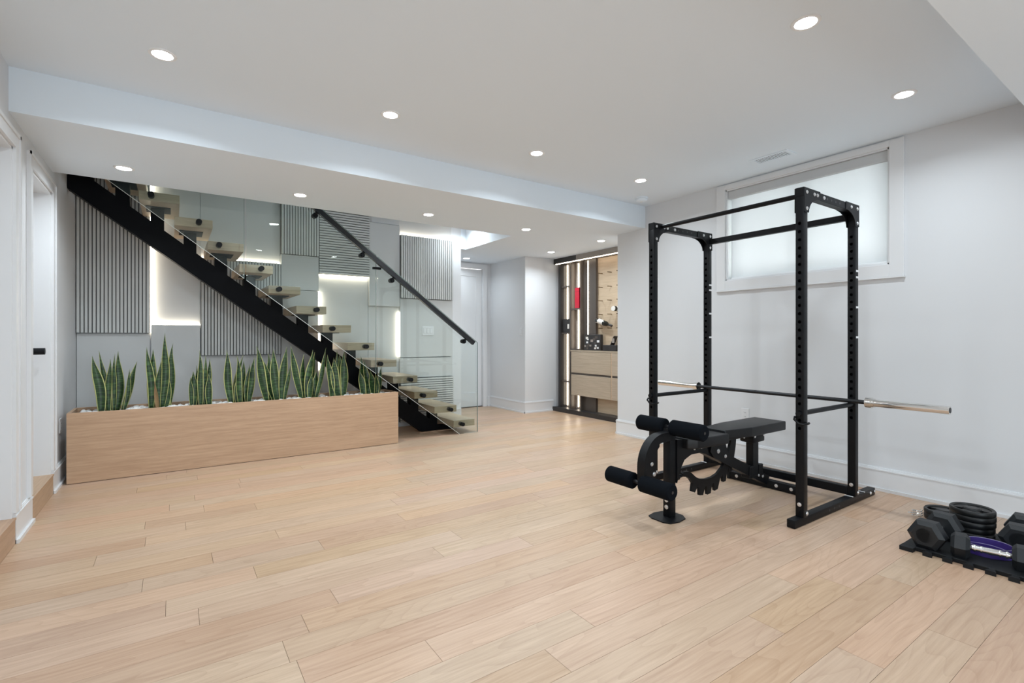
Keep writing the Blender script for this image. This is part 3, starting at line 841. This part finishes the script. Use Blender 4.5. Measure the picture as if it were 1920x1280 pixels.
def bottle(loc, rot, label, n=24):
    e = empty('wine_bottle', loc); e.rotation_euler = rot
    tag(e, label, 'bottle', 'wine bottles in the display')
    MB().lathe([(.001, 0), (.035, .002), (.037, .01), (.037, .19), (.032, .215), (.016, .245), (.0145, .30), (.016, .302), (.016, .315), (.001, .316)], n=n).build('glass_body', 'bottle', e)
    MB().lathe([(.0374, .05), (.0374, .15)], n=n).build('paper_label', 'paper', e)
    MB().lathe([(.0150, .262), (.0164, .263), (.0168, .316), (.001, .3175)], n=n).build('foil', 'dark', e)
    return e
bottle((5.085, 5.25, 1.405), (R(105.6), 0, 0), 'dark wine bottle with pale label lying on pegs of the wine display')
e = bottle((5.00, 4.84, 1.555), (0, R(90), R(5)), 'wine bottle seen end-on at the edge of the wine display')
MB().lathe([(.001, -.002), (.034, -.002), (.036, .004)], n=24).build('base_seal', 'paper', e)
e = empty('storage_box', (5.105, 5.905, 1.2325)); tag(e, 'small dark box with white sticker on the middle shelf of the wine display', 'box')
MB().box(-.04, .035, -.09, .08, 0, .21, .003).build('body', 'dark', e)
MB().box(-.0415, -.0395, -.075, -.035, .06, .13).build('sticker', 'paper', e, smooth=False)
e = empty('gift_box', (5.105, 5.67, 1.601)); tag(e, 'bright red tall box standing in the lit wine display', 'box')
MB().box(-.04, .035, -.065, .03, 0, .31, .003).build('body', 'red', e)
MB().box(-.041, .036, -.066, .031, .25, .253).build('lid_seam', 'dark', e, smooth=False)
# things on the drawer top
e = empty('picture_box', (5.095, 5.325, .965)); tag(e, 'black and white patterned box leaning on the drawer top', 'box')
MB().box(-.025, .025, -.17, .17, 0, .235, .004).build('body', 'dark', e)
r4 = random.Random(4)
for k in range(22):
    y = r4.uniform(-.15, .15); z = r4.uniform(.03, .205); w = r4.uniform(.012, .03)
    MB().box(-.0275 - k * .00005, -.0245, max(-.165, y - w), min(.165, y + w), max(.008, z - w * .7), min(.228, z + w * .7)).build('print_patch', r4.choice(('paper', 'taupe', 'brown', 'dark', 'mark')), e, smooth=False)
e = empty('wine_tool_case', (5.09, 4.965, .965)); tag(e, 'black open case standing on the drawer top beside the white wall', 'case')
MB().box(-.04, .04, -.13, .13, 0, .085, .004).build('body', 'dark', e)
MB().box(-.04, .04, -.006, .006, 0, .15, .003).xf(Matrix.Translation((0, -.02, .08)) @ Matrix.Rotation(R(28), 4, 'X')).build('lid', 'dark', e)
MB().box(-.0425, -.0395, -.10, -.055, .115, .18).build('label_card', 'taupe', e, smooth=False)

# ------------------------------------------------------------------ power rack
FX0, FX1 = 3.19, 3.24          # front posts
BX0, BX1 = 3.918, 3.968        # rear posts
NY0, NY1 = 1.497, 1.547        # near side
FY0, FY1 = 2.643, 2.693        # far side
RH = 2.08
rk = empty('power_rack', ((FX0 + BX1) / 2, (NY0 + FY1) / 2, 0)); ro = rk.location.copy()
tag(rk, 'tall black steel power rack with drilled posts below the window', 'power rack')
def radd(b, n, mat, par=None, smooth=True):
    if par is None: return b.build(n, mat, rk, smooth, loc=-ro)
    return b.build(n, mat, par, smooth)
# drilled post, holes really cut
pb = MB().box(-.025, .025, -.025, .025, .05, RH, .004, 2)
hollow = MB().box(-.022, .022, -.022, .022, .056, RH - .006)
bmesh.ops.reverse_faces(hollow.b, faces=hollow.b.faces)
pb._join(hollow.b)
post = pb.build('post', 'black')
cut = MB()
z = .598
while z < 1.87:
    cut.cyl((-.06, 0, z), (-.01, 0, z), .0102, n=14); z += .0505
cuto = cut.build('cutter', 'black')
md = post.modifiers.new('holes', 'BOOLEAN'); md.object = cuto; md.operation = 'DIFFERENCE'; md.solver = 'EXACT'
dg = bpy.context.evaluated_depsgraph_get()
pm = bpy.data.meshes.new_from_object(post.evaluated_get(dg)); pm.name = 'post'
bpy.data.objects.remove(post, do_unlink=True); bpy.data.objects.remove(cuto, do_unlink=True)
pm.set_sharp_from_angle(angle=R(30))
bolt_me = MB().cyl((0, 0, 0), (0, 0, .003), .0125, n=20).lathe([(.0095, .003), (.0088, .0065), (.001, .008)], n=6).build('bolt', 'bolt'); bm_ = bolt_me.data; bpy.data.objects.remove(bolt_me)
def bolt(par, p, d, sc=1.0, off=None):
    o = share('bolt', bm_, par, p, (sc, sc, sc))
    o.rotation_euler = {'-x': (0, R(-90), 0), '+x': (0, R(90), 0), '-y': (R(90), 0, 0), '+y': (R(-90), 0, 0), '+z': (0, 0, 0)}[d]
    if off is not None: o.location = Vector(p) - off
    return o
for (px, py) in ((FX0 + .025, NY0 + .025), (FX0 + .025, FY0 + .025), (BX0 + .025, NY0 + .025), (BX0 + .025, FY0 + .025)):
    front = px < 3.5
    p = share('post', pm, rk, Vector((px, py, 0)) - ro)
    # number marks on the inner rear posts
    if not front:
        for zz in (1.622, 1.578, 1.369, 1.16):
            radd(MB().box(-.014, .0252, -.0258, -.0249, zz - .007, zz + .007), 'depth_mark', 'mark', p, False)
    bolt(p, (-.0255, 0, .130), '-x')
    bolt(p, (.012, -.0255, .075), '-y')
    radd(MB().box(-.027, .027, -.027, .027, RH - .055, RH + .002, .003), 'end_cap', 'black', p)
for (a, c) in ((NY0, NY1), (FY0, FY1)):
    f_ = radd(MB().box(3.10, 4.275, a + .008, c + .008, .002, .052, .004, 2), 'foot_beam', 'black')
    for x in (3.55, 3.62, 3.69):
        radd(MB().cyl((x, a + .0075, .028), (x, a + .0082, .028), .008, n=14), 'hole', 'slot', f_)
    bolt(f_, (4.19, a + .008, .027), '-y'); bolt(f_, (4.262, a + .008, .027), '-y', .8)
    radd(MB().box(3.895, 3.902, a + .006, c + .010, .050, .0545), 'mark_line', 'mark', f_, False)
    radd(MB().box(4.085, 4.092, a + .006, c + .010, .050, .0545), 'mark_line', 'mark', f_, False)
    for x in (3.105, 4.27):
        radd(MB().cyl((x + (.02 if x < 3.5 else -.02), a + .033, 0), (x + (.02 if x < 3.5 else -.02), a + .033, .004), .018, n=16), 'rubber_foot', 'rubber', f_)
    tb = radd(MB().box(FX1, BX0, a, c, RH - .052, RH - .002, .003), 'top_beam', 'black')
    for x in (3.50, 3.56, 3.62, 3.68, 3.44):
        radd(MB().cyl((x, a - .0006, RH - .027), (x, a + .0002, RH - .027), .0075, n=14), 'hole', 'slot', tb)
    for y in (a - .0045, c):
        for sgn, xe in ((1, FX0), (-1, BX1)):
            pts = [(xe, RH - .15), (xe, RH), (xe + sgn * .205, RH), (xe + sgn * .205, RH - .052)]
            for i in range(9):       # concave quarter
                t_ = i / 8 * math.pi / 2
                pts.append((xe + sgn * (.205 - .148 * math.sin(t_)), RH - .052 - .098 * (1 - math.cos(t_))))
            g = radd(MB().prism(pts, 1, y, y + .0045), 'gusset', 'black', None, False)
            if y < a:
                for dx, dz in ((.03, -.028), (.03, -.128), (.125, -.028), (.165, -.028)):
                    if sgn < 0 and dx == .165: continue
                    bolt(g, (xe + sgn * dx, y, RH + dz), '-y', .9)
    bolt(tb, (3.455, a, RH - .027), '-y', .9)
pu = radd(MB().cyl((3.285, NY1, 2.055), (3.285, FY0, 2.055), .0155, n=20), 'pull_up_bar', 'black')
for y in (NY1, FY0 - .006):
    radd(MB().box(3.25, 3.33, y, y + .006, 2.03, 2.08), 'bar_flange', 'black', pu, False)
rb = radd(MB().box(BX0 + .005, BX1 - .005, NY1, FY0, 1.982, 2.026, .003), 'rear_beam', 'black')
for y in (NY1, FY0 - .006):
    radd(MB().box(BX0, BX1, y, y + .006, 1.93, 2.07), 'beam_flange', 'black', rb, False)
    for zz in (1.945, 1.965, 2.04, 2.058):
        bolt(rb, (BX1 - .002, y + .003, zz), '+x', .5)
radd(MB().box(BX0 + .001, BX1 - .001, NY1, FY0, .052, .112, .004), 'floor_beam', 'black')
for y in (NY0 + .025, FY0 + .025):
    s_ = radd(MB().cyl((FX0 - .02, y, .690), (BX1 - .005, y, .690), .0155, n=18), 'safety_bar', 'black')
    pin = MB().tube([(FX0 - .004, y + .026, .668), (FX0 - .025, y + .02, .655), (FX0 - .03, y - .01, .630), (FX0 - .022, y - .035, .628), (FX0 + .0, y - .045, .632), (FX0 + .03, y - .042, .632), (FX0 + .045, y - .034, .632)], .0065, n=10)
    radd(pin, 'locking_pin', 'black', s_)
for y, zz in ((NY0 + .002, .758), (FY0 + .002, .758)):
    pass

# barbell
bb = empty('barbell', (3.876, 2.066, .7208)); tag(bb, 'long dark barbell with chrome sleeves resting on the safety bars of the rack', 'barbell')
bb.rotation_euler = (0, 0, R(-1.2))
MB().cyl((0, -.70, 0), (0, .70, 0), .0142, n=20).build('shaft', 'steel', bb)
for y in (-.46, -.40, .40, .46):
    MB().cyl((0, y - .003, 0), (0, y + .003, 0), .0146, n=20).build('knurl_ring', 'steel', bb)
for s_ in (-1, 1):
    k = MB().cyl((0, s_ * .685, 0), (0, s_ * 1.095, 0), .025, n=28).build('sleeve', 'chrome', bb)
    MB().cyl((0, s_ * .655, 0), (0, s_ * .690, 0), .036, n=32).cyl((0, s_ * .690, 0), (0, s_ * .705, 0), .030, n=32).build('collar', 'chrome', k)
    MB().cyl((0, s_ * 1.093, 0), (0, s_ * 1.0965, 0), .017, n=20).build('end_cap', 'steel', k)

# ------------------------------------------------------------------ adjustable bench with leg developer
bn = empty('weight_bench', (3.2, 2.07, 0)); bo = bn.location.copy()
tag(bn, 'black adjustable weight bench with foam leg rollers inside the power rack', 'weight bench')
YM = 2.07
def badd(b, n, mat, par=None, smooth=True):
    if par is None: return b.build(n, mat, bn, smooth, loc=-bo)
    return b.build(n, mat, par, smooth)
# front leg and its foot plate
fp = badd(MB().box(2.622, 2.678, YM - .028, YM + .028, .006, .575, .004, 2), 'front_post', 'black')
ft = [(2.53, YM + .045), (2.55, YM + .085), (2.62, YM + .10), (2.70, YM + .085), (2.735, YM + .04), (2.735, YM - .04), (2.70, YM - .085), (2.62, YM - .10), (2.55, YM - .085), (2.53, YM - .045)]
badd(MB().prism(ft, 2, 0, .007), 'foot_plate', 'black', None, False)
for zz in (.07, .115): bolt(fp, (2.622, YM, zz), '-x', 1.1)
# gusset and seat beam
g = [(2.685, .50), (2.99, .47), (3.02, .36), (2.93, .385), (2.83, .385), (2.76, .36), (2.715, .30), (2.685, .22)]
gs = badd(MB().prism(g, 1, YM - .034, YM + .034), 'gusset', 'black', None, False)
for x, zz in ((2.865, .42), (2.94, .42)): bolt(gs, (x, YM - .034, zz), '-y', .8)
# main inclined spine
def slant(x0, z0, x1, z1, h, hw):
    d = Vector((x1 - x0, 0, z1 - z0)).normalized(); n_ = Vector((-d.z, 0, d.x))
    P_ = [(x0 + n_.x * h, z0 + n_.z * h), (x1 + n_.x * h, z1 + n_.z * h), (x1 - n_.x * h, z1 - n_.z * h), (x0 - n_.x * h, z0 - n_.z * h)]
    return MB().prism(P_, 1, YM - hw, YM + hw)
sp = badd(slant(2.95, .425, 3.80, .055, .036, .028), 'spine', 'black', None, False)
for x, zz in ((3.12, .345), (3.21, .312), (3.66, .118), (3.715, .102), (3.70, .140)): bolt(sp, (x, YM - .0285, zz), '-y', .9)
cb = badd(MB().box(3.775, 3.83, YM - .27, YM + .30, .004, .064, .004, 2), 'rear_foot', 'black')
for y in (YM - .21, YM - .10, YM + .22): bolt(cb, (3.775, y, .036), '-x')
for y in (YM - .262, YM + .292): badd(MB().box(3.77, 3.835, y - .012, y + .012, 0, .068, .003), 'end_cap', 'rubber', cb)
# bracket plates under the seat
br = badd(MB().prism([(3.05, .45), (3.20, .45), (3.215, .40), (3.25, .32), (3.19, .28), (3.08, .33), (3.03, .38)], 1, YM - .042, YM - .036), 'hinge_plate', 'black', None, False)
badd(MB().prism([(3.05, .45), (3.20, .45), (3.215, .40), (3.25, .32), (3.19, .28), (3.08, .33), (3.03, .38)], 1, YM + .036, YM + .042), 'hinge_plate', 'black', None, False)
bolt(br, (3.12, YM - .042, .372), '-y', 1.2); bolt(br, (3.205, YM - .042, .325), '-y', 1.0)
# upright strut below the back pad
up = badd(MB().box(3.585, 3.655, YM - .03, YM + .03, .12, .42, .003), 'upright', 'black')
badd(MB().box(3.54, 3.70, YM - .055, YM + .055, .375, .455, .012, 2), 'upright_head', 'black', up)
for x in (3.56, 3.68): bolt(up, (x, YM - .055, .425), '-y', .8)
for x in (3.53, 3.66): badd(MB().box(x, x + .05, YM - .036, YM + .036, .11, .20, .004), 'upright_clamp', 'black', up)
# toothed arc: quadrant ladder with notches on the outside
cx_, cz_ = 3.045, .405
pts = []
def pol(r, a): return (cx_ + r * math.cos(R(a)), cz_ + r * math.sin(R(a)))
inner = [(2.775, .262), (2.80, .272), (2.84, .268), (2.875, .248), (2.915, .218), (2.965, .196), (3.03, .186), (3.10, .188), (3.16, .202), (3.215, .235), (3.26, .285), (3.30, .345), (3.325, .40), (3.335, .45)]
outer = [(3.395, .45), (3.385, .37), (3.365, .29), (3.345, .235), (3.335, .195), (3.305, .19), (3.30, .225), (3.28, .205), (3.262, .135), (3.232, .133), (3.222, .185), (3.195, .170),
         (3.165, .095), (3.130, .088), (3.118, .145), (3.100, .140), (3.082, .080), (3.045, .076), (3.036, .135), (3.018, .136), (2.995, .082), (2.958, .087), (2.952, .142), (2.935, .152), (2.905, .115), (2.872, .128), (2.882, .180), (2.855, .212), (2.82, .235), (2.785, .240)]
badd(MB().prism(inner + outer, 1, YM - .010, YM + .010), 'adjust_arc', 'black', None, False)
badd(MB().cyl((2.69, YM, .245), (2.735, YM, .245), .020, n=18).cyl((2.735, YM, .245), (2.775, YM, .248), .011, n=14), 'pull_knob', 'black')
badd(MB().box(3.335, 3.40, YM - .02, YM + .02, .43, .46), 'arc_bracket', 'black', None, False)
# pads
def pad(name, pts, z0, z1, r=.018):
    t = MB().prism(pts, 2, z0, z1)
    bmesh.ops.bevel(t.b, geom=[e_ for e_ in t.b.edges], offset=r * .5, segments=3, affect='EDGES', profile=.6)
    return badd(t, name, 'vinyl')
pad('back_pad', [(3.135, YM - .085), (3.40, YM - .125), (3.87, YM - .125), (3.87, YM + .125), (3.40, YM + .125), (3.135, YM + .085)], .452, .520)
pad('seat_pad', [(2.74, YM - .07), (2.80, YM - .11), (3.122, YM - .125), (3.122, YM + .125), (2.80, YM + .11), (2.74, YM + .07)], .438, .505)
badd(MB().box(3.20, 3.78, YM - .03, YM + .03, .425, .454), 'pad_rail', 'black', None, False)
for x in (3.39, 3.455): badd(MB().cyl((x, YM - .036, .432), (x, YM - .030, .432), .011, n=14), 'bolt', 'bolt')
# leg developer arm
arm = []
for i in range(13):
    t_ = i / 12 * math.pi / 2
    arm.append((2.405 + .155 * (1 - math.cos(t_)), YM, .36 + .165 * math.sin(t_)))
arm = [(2.405, YM, .262), (2.405, YM, .30)] + arm + [(2.66, YM, .528)]
ar = badd(MB().tube(arm, .028, ry=.028), 'leg_arm', 'black')
gus = [(2.43, .235), (2.43, .36), (2.47, .455), (2.54, .50), (2.54, .47), (2.51, .44), (2.505, .235)]
gp = badd(MB().prism(gus, 1, YM - .012, YM + .012), 'arm_plate', 'black', None, False)
bolt(ar, (2.465, YM - .0125, .37), '-y', 1.0); bolt(ar, (2.487, YM - .0125, .305), '-y', 1.1)
def roller(x, z, y0, y1, r):
    k = MB().lathe([(.012, y0), (r - .008, y0), (r, y0 + .008), (r, y1 - .008), (r - .008, y1), (.012, y1)], (x, 0, z), 1, 32)
    o = badd(k, 'foam_roller', 'foam')
    badd(MB().cyl((x, y0 - .0015 if y0 < YM else y1 + .0015, z), (x, y0 + .002 if y0 < YM else y1 - .002, z), .009, n=14), 'end_plug', 'dark', o)
for x, z, r, n0, n1, f0, f1 in ((2.655, .579, .051, -.255, -.018, .032, .250), (2.385, .262, .051, -.230, -.004, .060, .272)):
    badd(MB().cyl((x, YM + n0 + .01, z), (x, YM + f1 - .01, z), .0125, n=16), 'axle', 'steel')
    roller(x, z, YM + n0, YM + n1, r); roller(x, z, YM + f0, YM + f1, r)

# ------------------------------------------------------------------ weights on the rubber mat
mt = empty('rubber_mat', (3.62, .55, 0)); mo = mt.location.copy()
tag(mt, 'black interlocking rubber floor mat under the dumbbells', 'mat')
MZ = .022
b = MB().box(3.33, 3.95, -.10, 1.045, .0005, MZ, .002)
b.build('mat_body', 'rubber', mt, loc=-mo)
y = 1.045; k = 0
while y > -.05:
    w = .041 if k else .060
    pts = [(3.331, y), (3.288, y), (3.288, y - w), (3.331, y - w)]
    if k: pts = [(3.331, y - .008), (3.310, y - .008), (3.290, y), (3.290, y - w), (3.310, y - w + .008), (3.331, y - w + .008)]
    MB().prism(pts, 2, .0005, MZ).build('mat_tooth', 'rubber', mt, smooth=False, loc=-mo)
    y -= w + .041; k += 1
def dumbbell(a, b_, Rr, hl, label, roll=0.0):
    """a, b_ = centres of the two heads (x, y); Rr = corner radius; hl = head length"""
    a, b_ = Vector((*a, 0)), Vector((*b_, 0)); d = (b_ - a); L = d.length
    zc = MZ + Rr * math.cos(R(30))
    e = empty('dumbbell', ((a.x + b_.x) / 2, (a.y + b_.y) / 2, zc), math.atan2(d.y, d.x))
    tag(e, label, 'dumbbell', 'hex dumbbells on the mat')
    for s_ in (-1, 1):
        c_ = s_ * L / 2
        k = MB().lathe([(Rr * .72, c_ - hl / 2), (Rr, c_ - hl / 2 + .016), (Rr, c_ + hl / 2 - .016), (Rr * .72, c_ + hl / 2)], (0, 0, 0), 0, 6)
        k.xf(Matrix.Rotation(R(0), 4, 'X'))
        h_ = k.build('hex_head', 'hexrub', e, smooth=False)
        MB().lathe([(Rr * .45, 0), (Rr * .45, .0006)], (c_ + s_ * hl / 2, 0, 0), 0, 24).build('end_medallion', 'hexrub', h_)
    hp = [(.012, -L / 2 + hl / 2), (.014, -L / 2 + hl / 2 + .012), (.0125, -L / 4 + hl / 4), (.0165, 0), (.0125, L / 4 - hl / 4), (.014, L / 2 - hl / 2 - .012), (.012, L / 2 - hl / 2)]
    hd = MB().lathe(hp, (0, 0, 0), 0, 24).build('handle', 'chrome', e)
    for f in (-.78, -.45, .45, .78):
        x = f * (L / 2 - hl / 2)
        MB().lathe([(.0165, x - .004), (.0175, x), (.0165, x + .004)], (0, 0, 0), 0, 24).build('handle_ring', 'chrome', hd)
    return e
dumbbell((3.375, .945), (3.60, .935), .084, .085, 'large black hex dumbbell with its end facing the viewer at the mat corner')
dumbbell((3.385, .812), (3.43, .590), .066, .075, 'smaller hex dumbbell with chrome handle lying along the mat front edge')
dumbbell((3.705, .648), (3.935, .668), .084, .090, 'large hex dumbbell beside the plate stack, cut by the right frame edge')

def wplate(x, y, z, r, th_, label, rz=0.0):
    e = empty('weight_plate', (x, y, z), rz); tag(e, label, 'weight plate', 'rubber weight plates')
    # three-grip plate: ring, hub and webs as real pieces, openings left free
    MB().lathe([(r * .80, .004), (r * .96, .0), (r, .006), (r, th_ - .006), (r * .96, th_), (r * .82, th_ - .003), (r * .80, th_ * .75), (r * .80, .004)], n=48).build('rim', 'iron', e)
    pts = []
    web = MB().lathe([(.030, .006), (r * .40, .004), (r * .42, th_ - .010), (r * .38, th_ - .002), (.034, th_ - .001), (.030, th_ - .004)], n=36)
    web.build('hub', 'iron', e)
    MB().lathe([(.0255, .004), (.032, .004), (.032, th_), (.0255, th_)], n=28).build('bore_ring', 'steel', e)
    for k in range(3):
        a0 = R(120 * k - 38); a1 = R(120 * k + 38)
        P_ = [(r * .34 * math.cos(a0 + (a1 - a0) * i / 8), r * .34 * math.sin(a0 + (a1 - a0) * i / 8)) for i in range(9)]
        P_ += [(r * .84 * math.cos(a1 - (a1 - a0) * i / 8), r * .84 * math.sin(a1 - (a1 - a0) * i / 8)) for i in range(9)]
        MB().prism(P_, 2, .006, th_ - .008).build('web', 'iron', e, smooth=False)
    return e
for k, lab in enumerate(('bottom rubber weight plate of the tall stack on the mat', 'second lowest rubber weight plate of the tall stack', 'middle rubber weight plate of the tall stack', 'second highest rubber weight plate of the tall stack', 'top rubber weight plate of the tall stack near the wall')):
    wplate(3.80 + (.004 if k % 2 else 0), .86, MZ + .0005 + k * .0318, .101 - (.004 if k < 2 else 0), .0313, lab, R(17 * k))
for k, lab in enumerate(('lower rubber weight plate of the low stack beside the wall', 'upper rubber weight plate of the low stack beside the wall')):
    wplate(4.05, 1.052, .0005 + k * .0325, .100, .032, lab, R(40 * k))

e = empty('spring_collar', (3.965, 1.165, .0)); tag(e, 'small chrome spring barbell collar on the floor beside the low plate stack', 'collar')
cp = [(.026 * math.cos(a * .5), .026 * math.sin(a * .5), .006 + a * .0012) for a in range(0, 38)]
MB().tube(cp, .003, n=8).build('coil', 'chrome', e)
MB().tube([(-.02, .02, .030), (-.04, .035, .032), (-.055, .03, .034), (-.055, .015, .034), (-.026, .0, .032)], .003, n=8).build('grip', 'chrome', e)

# resistance bands: ribbons standing on edge
def ribbon(pts, h_, th_, z0):
    t = bmesh.new(); k = len(pts); rings = []
    for i in range(k):
        p = Vector(pts[i]); d = Vector(pts[(i + 1) % k]) - Vector(pts[i - 1]); d.normalize(); s = Vector((d.y, -d.x))
        rings.append([t.verts.new((p.x + s.x * a * th_ / 2, p.y + s.y * a * th_ / 2, z0 + c_ * h_)) for a, c_ in ((1, 0), (1, 1), (-1, 1), (-1, 0))])
    for i in range(k):
        a, b_ = rings[i], rings[(i + 1) % k]
        for j in range(4): t.faces.new((a[j], a[(j + 1) % 4], b_[(j + 1) % 4], b_[j]))
    bmesh.ops.recalc_face_normals(t, faces=t.faces)
    m = MB(); return m._join(t)
def oval(cx, cy, a, b_, ang, n=48, bump=0):
    ca, sa = math.cos(ang), math.sin(ang); out = []
    for i in range(n):
        t_ = 2 * math.pi * i / n; u = a * math.cos(t_) * (1 + bump * math.cos(3 * t_)); v = b_ * math.sin(t_)
        out.append((cx + u * ca - v * sa, cy + u * sa + v * ca))
    return out
e = empty('resistance_band', (3.553, .742, MZ)); tag(e, 'looped purple resistance band standing on edge between the dumbbells', 'resistance band')
ang = R(-78)
o1 = oval(0, 0, .098, .084, ang); o2 = oval(-.012, .008, .072, .046, ang, bump=.12)
ribbon(o1, .052, .005, .001).build('outer_loop', 'purple', e)
ribbon(o1, .0025, .0054, .0505).build('edge_line', 'bandlight', e)
ribbon(o2, .034, .004, .001).build('inner_loop', 'purple', e)
ribbon(o2, .002, .0044, .0328).build('edge_line', 'bandlight', e)
for k in range(4):
    p = o2[(26 + k) % 48]
    MB().box(-.0024, .0006, -.0022, .0022, .012, .022).xf(Matrix.Translation((p[0] - .001, p[1], 0))).build('print_mark', 'bandlight', e, smooth=False)

print('PLANKS', npl, 'OBJECTS', len(bpy.data.objects))
